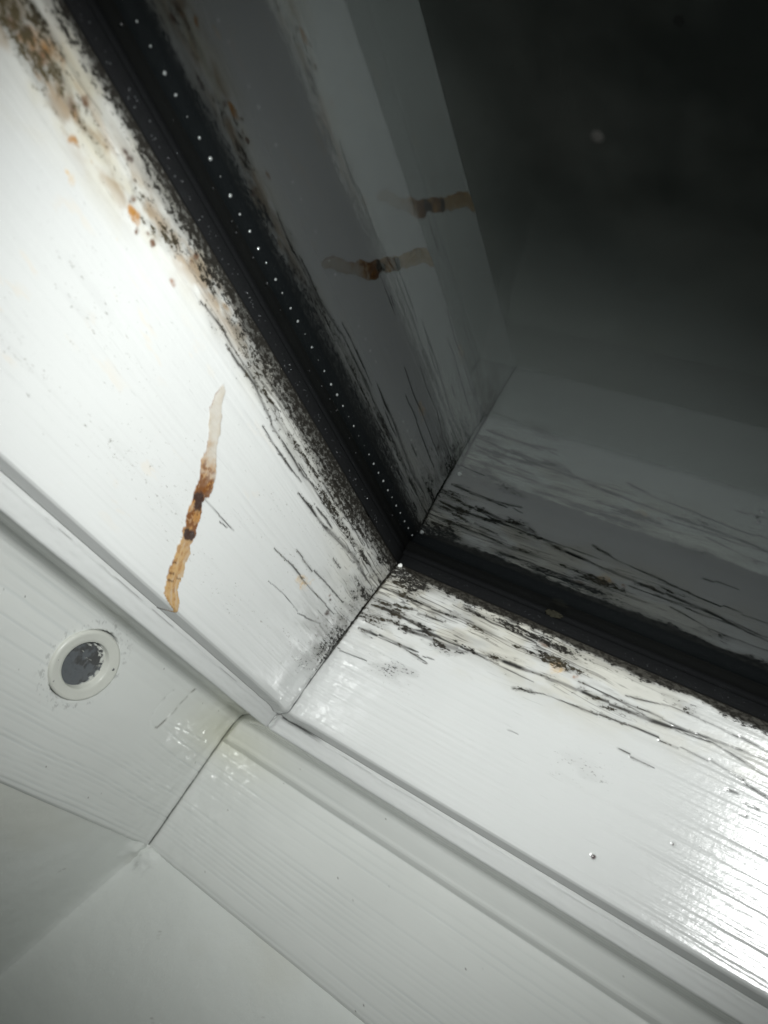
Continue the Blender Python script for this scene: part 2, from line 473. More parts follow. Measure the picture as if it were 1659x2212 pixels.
STILE_CRACKS = [([(0.019, 0.186), (0.397, 0.194), (0.635, 0.221), (0.784, 0.218), (0.909, 0.228)], 0.011), ([(0.838, 0.143), (0.957, 0.166), (1.081, 0.16), (1.281, 0.162), (1.5, 0.135), (1.616, 0.143), (1.716, 0.141)], 0.007), ([(0.359, 0.043), (0.939, 0.059), (1.235, 0.062), (1.557, 0.077)], 0.006), ([(1.315, 0.099), (1.495, 0.119), (1.753, 0.114), (1.913, 0.127)], 0.006), ([(0.311, 0.106), (0.6, 0.107), (0.858, 0.108)], 0.004), ([(0.573, 0.196), (0.648, 0.193), (0.761, 0.199)], 0.006), ([(0.103, 0.373), (0.282, 0.38), (0.438, 0.395), (0.654, 0.398)], 0.005), ([(0.097, 0.452), (0.317, 0.468), (0.589, 0.472), (0.77, 0.486)], 0.005), ([(0.321, 0.278), (0.414, 0.281)], 0.008), ([(0.005, 0.543), (0.134, 0.542), (0.329, 0.603)], 0.003)]
RAIL_CRACKS = [([(0.035, 0.316), (0.235, 0.298), (0.319, 0.277), (0.453, 0.276), (0.781, 0.242), (1.026, 0.217), (1.166, 0.218), (1.422, 0.195), (1.784, 0.148)], 0.01), ([(0.171, 0.314), (0.328, 0.295), (0.446, 0.288), (0.553, 0.267)], 0.013), ([(0.826, 0.34), (0.964, 0.299), (1.144, 0.284), (1.382, 0.264), (1.563, 0.257)], 0.006), ([(1.566, 0.244), (1.686, 0.247), (1.921, 0.279), (2.028, 0.291)], 0.006), ([(-0.029, 0.27), (0.137, 0.251), (0.343, 0.255)], 0.01), ([(-0.029, 0.161), (0.155, 0.144), (0.424, 0.133), (0.733, 0.139)], 0.007), ([(-0.034, 0.406), (0.216, 0.4), (0.324, 0.394)], 0.009), ([(-0.119, 0.216), (0.037, 0.227), (0.221, 0.194), (0.379, 0.182)], 0.006), ([(0.432, 0.073), (0.597, 0.092), (0.708, 0.085), (0.891, 0.096)], 0.007), ([(0.736, 0.146), (0.86, 0.132), (1.019, 0.135)], 0.006), ([(1.2, 0.191), (1.4, 0.17), (1.596, 0.169), (1.877, 0.146)], 0.005), ([(1.288, 0.145), (1.456, 0.105), (1.645, 0.096), (1.865, 0.11)], 0.005), ([(1.085, 0.176), (1.261, 0.183), (1.452, 0.2), (1.672, 0.172), (1.896, 0.204)], 0.006), ([(1.35, 0.388), (1.507, 0.381)], 0.004), ([(1.784, 0.324), (1.824, 0.32)], 0.006), ([(1.855, 0.343), (1.912, 0.349)], 0.004), ([(1.857, 0.392), (1.882, 0.392)], 0.005), ([(-0.09, 0.563), (0.094, 0.544)], 0.003)]

def stile_paint(A, D, Z, T):
    t = (Z - PA[1]) / (P0[1] - PA[1])
    face = (t >= -0.001) & (t <= 1.2) & (D < 0.30)
    v = np.clip(t, 0, 1.03) * FACE_L
    col = np.broadcast_to(WHITE, A.shape + (3,)).copy()
    rough = np.zeros(A.shape)
    g1 = vnoise(A * 1.3, v * 70, 1); g2 = vnoise(A * 3.0, v * 160, 2); g3 = fbm(A * 7, v * 60, 3, 3)
    h = (g1 - .5) * 0.0016 + (g2 - .5) * 0.0010
    # thin grey grain showing in the paint
    grain = sst(.62, .9, g2) * sst(.35, .7, fbm(A * 1.2, v * 9, 8, 3))
    col = mix(col, np.array([.50, .51, .50]), grain * .35)
    # faint freckles of grey and pink mould over the clean paint
    den = np.zeros(A.shape); olive = np.zeros(A.shape)
    env = sst(.12, .3, v) * (1 - sst(.70, .92, v)) * sst(.0, .15, A) * (1 - sst(2.3, 2.8, A))
    den = np.maximum(den, env * (.23 + .10 * sst(.3, .8, fbm(A * 2.2, v * 5, 22, 3))) * (.45 + .65 * sst(.25, .7, vnoise(A * 2, v * 40, 23))))
    olive = np.maximum(olive, env * .6)
    f = sst(.64, .74, fbm(A * 9, v * 36, 25, 3)) * env * sst(.9, 1.3, A) * sst(.5, .64, fbm(A * 3, v * 6, 26, 2))
    col = mix(col, TAN * 1.2, f * .14)
    # weathered strip along the glass: cream, then grey to black specks
    wid = np.interp(A, [0, .4, .9, 1.4, 1.8, 2.1, 2.5, 2.9, 4], [.38, .30, .21, .16, .16, .19, .25, .30, .3])
    e = v / (wid * (0.75 + .5 * fbm(A * 2.6, v * 3, 31, 4)))
    cre = (1 - sst(.45, 1.2, e)) * np.interp(A, [0, 1.2, 1.8, 2.4, 4], [.40, .25, .45, .85, 1])
    col = mix(col, CREAM * 1.12, cre * (0.3 + .7 * sst(.35, .65, fbm(A * 6, v * 14, 33, 4))))
    rough += cre * .18
    lines = vnoise(A * 1.6, v * 55, 43)
    pat = fbm(A * 3.1, v * 9, 44, 4)
    dd = (1 - sst(.0, 1.25, e)) * (.25 + .9 * lines) * (.25 + 1.4 * sst(.3, .75, pat)) * np.interp(A, [0, 1.2, 2.0, 3], [1.15, 1.0, .85, .75])
    dd = dd + .45 * (1 - sst(0, .35, e)) * (.5 + pat)
    den = np.maximum(den, np.clip(dd * .85, 0, .85) * (e < 1.3))
    vb = np.interp(A, [1.2, 1.7, 2.0, 2.2, 2.5, 3.2], [.07, .055, .065, .105, .126, .14])
    bandm = np.exp(-((v - vb) / np.interp(A, [1.2, 2, 2.5, 2.9], [.04, .045, .05, .075])) ** 2) * sst(1.3, 1.8, A)
    den = np.maximum(den, bandm * .80 * sst(.22, .62, fbm(A * 7, v * 16, 34, 4)))
    f = bandm * sst(.42, .62, fbm(A * 8 + 3, v * 20, 35, 4))
    col = mix(col, np.array([.24, .15, .06]), f * .8)
    olive = np.where(e < 1.1, np.interp(A, [0, 1.0, 2.0, 2.6, 4], [.0, .10, .3, .6, .7]) * sst(.04, .13, v), olive)
    # long dark lines close to the glass
    ln = sst(.66, .80, vnoise(A * .8 + 4, v * 46 + .3 * fbm(A * 2, v, 46, 2), 45)) * (1 - sst(.5, 1.0, e)) * sst(.35, .6, fbm(A * 3, v * 10, 47, 3)) * (1 - .6 * sst(1.8, 2.4, A))
    den = np.maximum(den, ln * .85); h -= ln * .006
    # grey bloom of mould over the paint beside the glass, low down
    f = (1 - sst(.02, .16, v)) * (1 - sst(1.2, 1.9, A)) * sst(.3, .7, fbm(A * 8, v * 20, 48, 4))
    col = mix(col, np.array([.20, .20, .185]), f * .55)
    f = (1 - sst(.1, 1.15, e)) * sst(.35, .72, fbm(A * 3.5, v * 30, 49, 4)) * np.interp(A, [0, 1.3, 2.2, 3], [1, .9, .7, .6])
    col = mix(col, np.array([.13, .128, .11]), f * .62)
    f = np.exp(-(T / .40) ** 2) * sst(.15, .4, v) * (1 - sst(.56, .76, v)) * sst(.38, .7, fbm(A * 6, v * 22, 50, 4))
    col = mix(col, np.array([.12, .115, .10]), f * .6)
    # black fringe on the edge itself
    fw = np.interp(A, [0, .3, .8, 1.3, 1.8, 2.2, 2.6, 3], [.022, .028, .036, .040, .034, .024, .018, .016])
    fe = v / (fw * (.35 + 1.3 * fbm(A * 9, v * 16, 51, 5)))
    fr = 1 - sst(.75, 1.15 + .25 * vnoise(A * 60, v * 60, 52), fe)
    col = mix(col, BLACK, fr); rough += fr * .35
    sm = 1 - sst(.3, 3.6, v / np.interp(A, [0, .3, .8, 1.3, 1.8, 2.2, 2.6, 3], [.030, .04, .050, .055, .045, .030, .018, .016]) / (.4 + 1.2 * fbm(A * 5, v * 24, 54, 4)))
    den = np.maximum(den, sm * .82)
    col = mix(col, np.array([.05, .05, .048]), sm ** 2 * .75)
    # dark patch beside the mitre
    near = np.exp(-(T / .20) ** 2) * sst(.22, .42, v) * (1 - sst(.58, .74, v))
    den = np.maximum(den, near * .75 * sst(.35, .6, fbm(A * 9, v * 12, 55, 3)))
    near = np.exp(-((T - .1) / .30) ** 2) * (1 - sst(.7, .85, v))
    den = np.maximum(den, near * .42)
    hair = np.clip(.15 * env * (.5 + pat) + (1 - sst(.2, 1.2, e)) * (.50 + .6 * pat) * np.interp(A, [0, 1.3, 2.2, 3], [1, .9, .7, .5]), 0, 1)
    hair = np.maximum(hair, .60 * np.exp(-(T / .45) ** 2) * (1 - sst(.55, .8, v)) * sst(.3, .6, pat + .2))
    # blobs of rust and resin
    for (a, tt, r, kind, asp) in STILE_BLOBS:
        vv = tt * FACE_L
        d = np.hypot((A - a) / asp, v - vv) / r + (fbm(A * 20, v * 26, 61, 5) - .5) * 2.6 + (fbm(A * 60, v * 60, 63, 2) - .5) * .5
        f = 1 - sst(.35, 1.15, d)
        f = f * (.45 + .5 * sst(.3, .6, fbm(A * 40, v * 40, 62, 3)))
        col = mix(col, KIND[kind], f); h += f * .0008; rough += f * .25
    # cracks
    ck = Cracks(A, v)
    for pts, wd in STILE_CRACKS: ck.add([(a, b * FACE_L) for a, b in pts], wd, .005, int(pts[0][0] * 100) % 97)
    rng = random.Random(5)
    for k in range(9):
        a0 = rng.uniform(.02, 1.0) ** 1.0 * 1.5; vv = rng.uniform(.02, .55) if rng.random() < .35 else rng.uniform(.01, .22)
        ln_ = rng.uniform(.05, .35)
        ck.add([(a0, vv), (a0 + ln_ * .5, vv + rng.uniform(-.006, .006)), (a0 + ln_, vv + rng.uniform(-.01, .01))], rng.uniform(.0010, .0026), .002, k)
    col = mix(col, BLACK * 1.5, np.clip(ck.m, 0, 1)); h -= ck.m * .0025
    den = np.maximum(den, ck.soft * .5 * (1 - sst(.4, .8, v)))
    # the long runnel of brown resin
    cl = np.array(STAIN_L); crr = np.array(STAIN_R)
    tq = np.clip(t, 0, 1.05)
    wob = (fbm(A * 0 + 1, tq * 45, 71, 3) - .5) * .03
    aL = np.interp(tq, cl[:, 1], cl[:, 0]) + wob; aR = np.interp(tq, crr[:, 1], crr[:, 0]) + (fbm(A * 0 + 7, tq * 45, 72, 3) - .5) * .03
    aR = aL - (aL - aR) * (.55 + .45 * sst(.36, .50, t))
    ins = sst(-.004, .004, aL - A) * sst(-.004, .004, A - aR) * sst(.225, .245, t) * (1 - sst(1.12, 1.16, t))
    s = np.clip((aL - A) / np.maximum(aL - aR, .01), 0, 1)
    n = fbm(A * 34, v * 34, 73, 4); nf = fbm(A * 75, v * 75, 74, 3); ns_ = vnoise(s * 9, v * 7, 76)
    c = mix(np.broadcast_to(WHITE * .95, A.shape + (3,)).copy(), np.array([.36, .275, .16]), .60 + .25 * sst(.3, .7, n))
    up = sst(.36, .56, t + .10 * (n - .5)); lo = sst(.70, .84, t + .12 * (n - .5))
    c = mix(c, OCHRE * 1.0, up * (1 - lo) * (.55 + .45 * sst(.3, .7, n)))
    c = mix(c, RUST * .7, up * (1 - lo) * sst(.44, .66, nf + .45 * np.exp(-((t - .565) / .06) ** 2) + .35 * np.exp(-((t - .69) / .035) ** 2) - .12))
    c = mix(c, np.array([.42, .26, .10]), lo * (.45 + .5 * sst(.25, .75, ns_ * .7 + n * .4)))
    c = mix(c, RUST, lo * sst(.55, .8, ns_) * sst(.35, .65, nf) * .5)
    c = mix(c, DARKB, 1 - sst(.7, 1.15, np.hypot((t - .606) / .034, (s - .60) / .46) + (n - .5) * 1.6))
    c = mix(c, DARKB, 1 - sst(.7, 1.15, np.hypot((t - .728) / .028, (s - .48) / .44) + (n - .5) * 1.6))
    for tt, ss, l_ in ((.842, .12, .22), (.888, .18, .3), (.896, .8, .2), (.915, .3, .32)):
        c = mix(c, RUST * .35, np.exp(-((t - tt + .03 * (s - .5) + (n - .5) * .02) / .0035) ** 2) * (1 - sst(l_ * .6, l_, abs(s - ss))) * .9)
    edge = sst(.0, .08, s) * (1 - sst(.93, 1.0, s))
    c = mix(c, RUST * .8, (1 - edge) * .9 * sst(.36, .6, fbm(A * 30, v * 18, 75, 3)) * np.where(s < .5, 1, .55))
    ins = ins * (.60 + .40 * np.maximum(up, (1 - edge)))
    col0 = col.copy()
    c = mix(c, DARKB, sst(1.0, 1.02, t))
    col = np.where(face[..., None], col * (1 - ins[..., None]) + c * ins[..., None], col)
    h += ins * (.004 * n); rough += ins * .05
    # mitre: dark jagged line, a rounded fillet of filler beside it
    den = den * (1 - ins)
    col = mix(col, np.array([.10, .10, .09]), np.clip(den - .30, 0, 1) ** 1.0 * 1.0 * (1 - ins))
    mj = .0050 * (.1 + 1.7 * fbm(A * 0 + 3, v * 25, 81, 3)) * (1 - .72 * sst(.55, .72, v))
    f = (1 - sst(mj * .4, mj * 1.5 + .001, T)) * (1 - .72 * sst(.58, .82, v)) * (.6 + .4 * sst(.3, .6, fbm(A * 0 + 5, v * 18, 82, 2)))
    col = mix(col, BLACK * 1.5, f)
    den = np.maximum(den, np.exp(-T / .030) * .85 * (1 - sst(.45, .7, v)))
    h += .010 * np.exp(-((T - .05) / .04) ** 2) * sst(.45, .6, v) - .003 * np.exp(-(T / .007) ** 2)
    wet = np.exp(-(T / .26) ** 2) * sst(.45, .65, v)
    h += (fbm(A * 12, v * 14, 91, 3) - .5) * .006 * np.exp(-(T / .35) ** 2) + (fbm(A * 36, v * 36, 92, 2) - .5) * .003 * wet
    rough -= .07 * wet
    back = ~face
    h = np.where(back, 0, h); den = np.where(back, 0, den)
    col = np.where(back[..., None], WHITE, col)
    col = np.where(((Z < PA[1] + .004) )[..., None], BLACK, col)
    return col, rough, h, den, olive, np.where(back, 0, hair)

def rail_paint(A, D, Z, T):
    t = (Z - PA[1]) / (P0[1] - PA[1])
    face = (t >= -0.001) & (t <= 1.2) & (D < 0.30)
    v = np.clip(t, 0, 1.03) * FACE_L
    col = np.broadcast_to(WHITE, A.shape + (3,)).copy()
    rough = np.zeros(A.shape)
    g1 = vnoise(A * 1.3, v * 60, 101); g2 = vnoise(A * 3.0, v * 150, 102)
    h = (g1 - .5) * 0.0016 + (g2 - .5) * 0.0012
    # weathered, cracked strip along the glass
    wid = np.interp(A, [-.2, 0, .4, .8, 1.2, 1.7, 2.4, 4], [.50, .48, .42, .36, .33, .30, .24, .2])
    e = v / (wid * (0.75 + .5 * fbm(A * 2.6, v * 3, 131, 4)))
    cre = (1 - sst(.55, 1.15, e)) * np.interp(A, [0, 1.0, 1.6, 2.4], [.55, .5, .3, .15])
    col = mix(col, CREAM * 1.05, cre * (0.2 + .8 * sst(.38, .66, fbm(A * 7, v * 14, 133, 4))))
    rough += cre * .12
    lines = vnoise(A * 1.5, v * 34, 143)
    dens = np.interp(A, [-.2, .3, .9, 1.4, 1.9, 2.6], [1.0, 1.0, .85, .55, .3, .2])
    pat = fbm(A * 3.1, v * 9, 144, 4)
    dd = (1 - sst(.0, 1.2, e)) * dens * (.15 + 1.0 * sst(.3, .85, lines)) * (.2 + 1.4 * sst(.32, .75, pat))
    den = np.clip(dd * 1.15, 0, .84) * (e < 1.3)
    olive = .22 * sst(.4, .6, fbm(A * 5, v * 9, 145, 2)) * sst(.05, .12, v)
    hs_ = sst(.35, .75, fbm(A * 4, v * 26, 146, 4)) * (1 - sst(.2, 1.1, e)) * dens
    col = mix(col, np.array([.15, .145, .125]), hs_ * .55)
    hair = np.clip((1 - sst(.35, 1.25, e)) * dens * (.40 + .75 * pat), 0, 1)
    hair = np.maximum(hair, .16 * (1 - sst(.6, .85, v)))
    # fine freckles further up the face
    env = np.maximum(np.exp(-((v - .50) / .13) ** 2) * sst(.9, 1.2, A) * (1 - sst(2.0, 2.5, A)) * .26,
                     np.exp(-((v - .47) / .10) ** 2 - ((A - .22) / .40) ** 2) * .40)
    den = np.maximum(den, env * (.35 + 1.0 * sst(.34, .66, fbm(A * 4, v * 9, 122, 3))))
    # black fringe
    fw = np.interp(A, [-.1, .05, .15, .4, .8, 1.2, 1.7, 2.2, 3], [.003, .008, .030, .036, .030, .028, .032, .045, .05])
    fe = v / (fw * (.35 + 1.3 * fbm(A * 9, v * 14, 151, 5)))
    fr = 1 - sst(.75, 1.1 + .3 * vnoise(A * 60, v * 60, 152), fe)
    col = mix(col, BLACK, fr); rough += fr * .35
    for (a, tt, r, kind, asp) in RAIL_BLOBS:
        vv = tt * FACE_L
        d = np.hypot((A - a) / asp, v - vv) / r + (fbm(A * 20, v * 26, 161, 5) - .5) * 2.6 + (fbm(A * 60, v * 60, 163, 2) - .5) * .5
        f = 1 - sst(.35, 1.15, d)
        f = f * (.5 + .45 * sst(.3, .6, fbm(A * 40, v * 40, 162, 3)))
        col = mix(col, KIND[kind], f); h += f * .0008; rough += f * .25
    ck = Cracks(A, v)
    for pts, wd in RAIL_CRACKS: ck.add([(a, b * FACE_L) for a, b in pts], wd * float(np.interp(pts[0][0], [.6, 1.2], [1, .62])), .005, int(abs(pts[0][0]) * 100) % 97 + 3)
    rng = random.Random(11)
    for k in range(3):
        a0 = rng.uniform(-.02, 1.15); top = float(np.interp(a0, [0, .8, 1.6, 2.2], [.46, .40, .34, .26]))
        vv = rng.uniform(.02, top)
        ln_ = rng.uniform(.05, .42)
        ck.add([(a0, vv), (a0 + ln_ * .5, vv + rng.uniform(-.006, .006)), (a0 + ln_, vv + rng.uniform(-.012, .012))], rng.uniform(.0015, .0042), .003, k)
    for k in range(2):
        a0 = rng.uniform(.3, 1.2); vv = rng.uniform(.3, .6); ln_ = rng.uniform(.03, .16)
        ck.add([(a0, vv), (a0 + ln_, vv + rng.uniform(-.004, .004))], rng.uniform(.0014, .003), .002, k + 300)
    col = mix(col, BLACK * 1.5, np.clip(ck.m, 0, 1)); h -= ck.m * .003
    den = np.maximum(den, ck.soft * .84 * dens * sst(.26, .58, fbm(A * 7, v * 20, 166, 3)) * (1 - sst(.36, .5, v)))
    den = np.maximum(den, (1 - sst(.8, 2.2, fe)) * .7)
    # mitre
    mj = .0050 * (.1 + 1.7 * fbm(A * 0 + 3, v * 25, 81, 3)) * (1 - .72 * sst(.55, .72, v))
    f = (1 - sst(mj * .4, mj * 1.5 + .001, T)) * (1 - .72 * sst(.58, .82, v)) * (.6 + .4 * sst(.3, .6, fbm(A * 0 + 5, v * 18, 82, 2)))
    col = mix(col, BLACK * 1.5, f)
    den = np.maximum(den, np.exp(-T / .022) * .8 * (1 - sst(.45, .7, v)))
    h += .006 * np.exp(-((T - .06) / .05) ** 2) * sst(.5, .65, v) - .003 * np.exp(-(T / .007) ** 2)
    wet = np.exp(-(T / .20) ** 2) * sst(.45, .65, v)
    h += (fbm(A * 12, v * 14, 191, 3) - .5) * .006 * np.exp(-(T / .4) ** 2) + (fbm(A * 36, v * 36, 192, 2) - .5) * .003 * wet
    rough -= .07 * wet
    col = mix(col, np.array([.10, .095, .08]), np.clip(den - .26, 0, 1) ** 1.0 * .9)
    # two nail pits
    for a, tt, r in ((1.436, .858, .014), (1.685, .645, .006)):
        d = np.hypot((A - a), v - tt * FACE_L)
        h += -.005 * np.exp(-(d / (r * .7)) ** 2)
        col = mix(col, np.array([.07, .05, .05]), 1 - sst(r * .4, r * .9, d + .4 * r * (fbm(A * 60, v * 60, 7, 2) - .5)))
    back = ~face
    h = np.where(back, 0, h); den = np.where(back, 0, den)
    col = np.where(back[..., None], WHITE, col)
    col = np.where((Z < PA[1] + .004)[..., None], BLACK, col)
    return col, rough, h, den, olive, np.where(back, 0, hair)

# ------------------------------------------------------------------ the sash
sash = thing('window_casement', 'white painted wooden casement with mouldy cracked inner faces around the dark glass', 'window casement')
ledge = []
rr = .022
fillet = [(P0[0] - .0015, P0[1] - rr, .004), (P0[0] + .002, P0[1] - .007, .004), (P0[0] + .012, P0[1] + .0015, .006), (P0[0] + .028, P0[1] + .005, .01)]
face_pts = []
for k in range(216):
    tt = k / 216.0 * .972
    face_pts.append((P0[0] * (1.68 * tt - .68 * tt * tt), PA[1] + (P0[1] - PA[1]) * tt, .006))
sash_prof = face_pts + fillet + [(P1[0] - .008, P1[1] - .002, .01), (P1[0] - .004, P1[1] - .03, .1), (P1[0] - .004, -.30, .1), (.035, -.30, .1), (.035, .03, .05), (.012, .085, .02), (PA[0], PA[1])]
sp = resample(sash_prof, .01)[:-1]
P, c, r, *ex = member(0, sp, along_axis(3.15, .0052, 8.0), stile_paint, gap=.0003)
link('stile', mesh_from_grid('stile', P, True, c, r, *ex), M_SASH[0], sash)['label'] = 'left stile with a long brown resin run and black mould along the glass'
P, c, r, *ex = member(1, sp, along_axis(2.45, .0052, 6.0), rail_paint, gap=.0003)
link('bottom_rail', mesh_from_grid('bottom_rail', P, True, c, r, *ex), M_SASH[1], sash)['label'] = 'bottom rail with deep black cracks and flaking paint beside the glass'

def flat_paint(color, rough_v=0.0):
    def f(A, D, Z, T):
        return np.broadcast_to(np.array(color), A.shape + (3,)).copy(), np.full(A.shape, rough_v), np.zeros(A.shape)
    return f
gas_prof = resample([(.004, .100, .02), (-.002, .096, .02), (-.004, .048, .02), (.000, .042, .02), (.022, .040, .02), (.024, .001, .02), (.06, .001, .05), (.045, .06, .05), (.012, .090, .02), (.004, .100)], .02)[:-1]
for s_, L_ in ((0, 8.0), (1, 6.0)):
    P, c, r, *ex = member(s_, gas_prof, along_axis(.2, .1, L_), flat_paint((.012, .012, .013)))
    link('gasket', mesh_from_grid('gasket', P, True, c, r, *ex), M_RUBBER, sash)
spa_prof = resample([(.012, -.052, .05), (.012, -.195, .05), (.15, -.195, .1), (.15, -.052, .1), (.012, -.052)], .05)[:-1]
spac = []
for s_, L_ in ((0, 8.0), (1, 6.0)):
    P, c, r, *ex = member(s_, spa_prof, along_axis(.2, .1, L_), flat_paint((.02, .02, .02)), gap=.001)
    spac.append(link('spacer_bar', mesh_from_grid('spacer_bar', P, True, c, r, *ex), M_SPACER, sash))
# perforations of the stile's spacer bar, each a bright bead of drying agent
def dome(name, r, flat=0.6, n=10, rings=4):
    vs = [(0, 0, flat * r)]; fs = []
    for i in range(1, rings + 1):
        a = math.pi / 2 * i / rings
        for k in range(n):
            b = 2 * math.pi * k / n
            vs.append((r * math.sin(a) * math.cos(b), r * math.sin(a) * math.sin(b), flat * r * math.cos(a)))
    for k in range(n): fs.append((0, 1 + k, 1 + (k + 1) % n))
    for i in range(rings - 1):
        for k in range(n):
            a0 = 1 + i * n + k; b0 = 1 + i * n + (k + 1) % n
            fs.append((a0, a0 + n, b0 + n, b0))
    return simple_mesh(name, vs, fs, True)
pm = dome('perforation', .0066, .9)
pm.materials.append(M_PERF)
rng = random.Random(3)
for k in range(44):
    o = bpy.data.objects.new('perforation', pm)
    COL.objects.link(o); o.parent = spac[0]
    o.rotation_euler = (0, math.pi / 2, 0)
    o.location = Vector((-.0125, -.055 + .0695 * k + rng.uniform(-.005, .005), -.069 + rng.uniform(-.002, .002))) * S
    s_ = rng.choice((.35, .6, .75, .9, 1.0, 1.15)) * rng.uniform(.85, 1.1)
    o.scale = (s_, s_ * rng.uniform(.8, 1.2), s_ * rng.uniform(.7, 1.2))
def pane(name, z0, z1, front):
    x0, x1, y0, y1 = -.03, 6.0, -.03, 8.0
    v = [(x0, y0, z0), (x1, y0, z0), (x1, y1, z0), (x0, y1, z0), (x0, y0, z1), (x1, y0, z1), (x1, y1, z1), (x0, y1, z1)]
    me = simple_mesh(name, v, [(0, 1, 2, 3), (7, 6, 5, 4), (0, 4, 5, 1), (1, 5, 6, 2), (2, 6, 7, 3), (3, 7, 4, 0)])
    o = link(name, me, front, sash)
    me.materials.append(M_CLEAR)
    for p in me.polygons[1:]: p.material_index = 1
    return o
pane('glass_pane', 0.0, -.050, M_GLASS1)
pane('glass_pane', -.197, -.255, M_GLASS2)

# ------------------------------------------------------------------ the outer frame
frame = thing('window_surround', 'white painted outer surround with raised wood grain and a round plug in its side', 'window frame')
frame['kind'] = 'thing'

def ring_grain(A, q, seed, knot=None):
    """growth rings standing up under the paint: q = distance across the board"""
    wq = q + .030 * (fbm(A * .8, q * 2, seed, 2) - .5) + .003 * (fbm(A * 6, q * 8, seed + 3, 2) - .5)
    if knot is not None:
        for (ka, kq, kr, amp) in knot:
            wq = wq + amp * np.exp(-((A - ka) / kr) ** 2) * np.exp(-np.abs(q - kq) / (kr * 1.2)) * np.sign(q - kq)
    f = np.interp(wq, [-.2, .05, .25, .45, .6, .9], [0, 4, 9, 16, 22, 33])
    ph = f - np.floor(f)
    k_ = np.floor(f)
    line = np.exp(-((ph - .5 - .18 * (hash2(k_, k_ * 0, seed) - .5)) / (.07 + .06 * hash2(k_, k_ * 0 + 1, seed))) ** 2)
    return line * (.35 + .9 * hash2(k_, k_ * 0 + 2, seed)) * sst(.2, .6, vnoise(A * 1.7 + k_ * 3.7, k_ * 1.3, seed + 4))

def frame_paint(side):
    def f(A, D, Z, T):
        q = np.clip(Z - P4[1], -.25, .75)
        col = np.broadcast_to(WHITE * np.array([1.245, 1.25, 1.228]), A.shape + (3,)).copy()
        rough = np.zeros(A.shape)
        kn = [(-.20, .12, .30, .035)] if side == 0 else None
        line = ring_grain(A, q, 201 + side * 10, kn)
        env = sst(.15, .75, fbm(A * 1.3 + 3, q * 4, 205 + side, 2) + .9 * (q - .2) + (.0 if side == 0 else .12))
        if side == 0:
            env = env * (1 - .85 * np.exp(-((A + .15) / .28) ** 2 - ((q - .08) / .25) ** 2))
            env = np.clip(env + .9 * np.exp(-((A - .75) / .30) ** 2 - ((q - .05) / .25) ** 2), 0, 1)
        h = -line * env * .0022 + (fbm(A * 5, q * 10, 211 + side, 2) - .5) * .004
        col = mix(col, np.array([.52, .56, .56]), line * env * .40)  # relief shade of the grain grooves, painted blue-grey into the colour
        # wrinkled, runny paint by the joint
        nj = np.exp(-(np.abs(T) / .45) ** 2)
        h += (fbm(A * 16, q * 12, 221 + side, 2) - .5) * .006 * nj + (fbm(A * 30, q * 26, 231 + side, 2) - .5) * .0026 * np.exp(-((np.abs(T) - .12) / .26) ** 2) * sst(-.15, .05, q)
        rough = rough - .06 * nj
        h -= line * np.exp(-(T / .35) ** 2) * .001
        h += .006 * np.exp(-((T - .03) / .03) ** 2) - .005 * np.exp(-(T / .006) ** 2)
        col = mix(col, np.array([.10, .10, .09]), np.exp(-((T - .006 * fbm(A * 0 + 1, q * 14, 245, 3)) / .0035) ** 2) * sst(.40, .65, fbm(A * 0 + 2, q * 5, 241, 3)) * .45)
        # specks
        sp = vnoise(A * 45, q * 45, 251 + side)
        col = mix(col, np.array([.10, .09, .08]), sst(.985, .995, sp) * .8)
        # yellowing by the joint
        col = mix(col, np.array([.66, .66, .52]), .55 * np.exp(-((T - .05) / .35) ** 2) * np.exp(-((q + .02) / .14) ** 2))
        if side == 0:
            # tear-drop outline of an old knot, cracked through the paint
            arc = [(-.66, -.11), (-.55, -.06), (-.42, .02), (-.31, .09), (-.27, .13), (-.28, .165), (-.36, .15), (-.48, .10), (-.60, .03), (-.72, -.05)]
            d, pos = seg_dist(A, q + (fbm(A * 30, q * 30, 261, 2) - .5) * .01, KNOT if KNOT else arc)
            k = np.exp(-(d / .0065) ** 2)
            h -= k * .0016
            col = mix(col, np.array([.12, .11, .09]), k * sst(.28, .46, fbm(A * 14, q * 14, 262, 3)) * .9)
            # grey specks rubbed off around the plug
            dp = np.hypot(A - PLUG_A, (q - PLUG_Q))
            h = np.where(dp < .185, -.075, h)
            ring = np.exp(-((dp - .225) / .025) ** 2)
            col = mix(col, np.array([.12, .12, .12]), ring * sst(.62, .72, fbm(A * 60, q * 70, 263, 3)) * .35)
        else:
            pass
        return col, rough, h
    return f
PLUG_A, PLUG_Q = .412, .094
KNOT = None
KNOT = [(-0.354, -0.125), (-0.366, -0.047), (-0.367, 0.034), (-0.347, 0.098), (-0.33, 0.15), (-0.289, 0.162), (-0.239, 0.128), (-0.222, 0.076), (-0.226, 0.014), (-0.24, -0.053)]
# side jamb: flat board with a soft cove under the stop
jamb_prof = [(.31, 1.02, .1), (.66, 1.064, .05), (.750, 1.071, .012), (.806, 1.083, .008), (.844, 1.104, .007), (.870, 1.132, .007), (.886, 1.166, .0065), (.897, 1.21, .0065),
             (P4[0], P4[1], .0065), (P5[0] - .007, P5[1] - .04, .005), (P5[0] - .001, P5[1] - .012, .005), (P5[0] + .010, P5[1] + .001, .005), (P5[0] + .03, P5[1] + .004, .1), (1.30, P5[1] + .02, .2), (1.30, .0, .2), (.31, .0, .2), (.31, 1.02)]
jp = resample(jamb_prof, .02)[:-1]
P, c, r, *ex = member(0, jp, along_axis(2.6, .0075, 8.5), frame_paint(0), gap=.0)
link('side_jamb', mesh_from_grid('side_jamb', P, True, c, r, *ex), M_FRAME[0], frame)
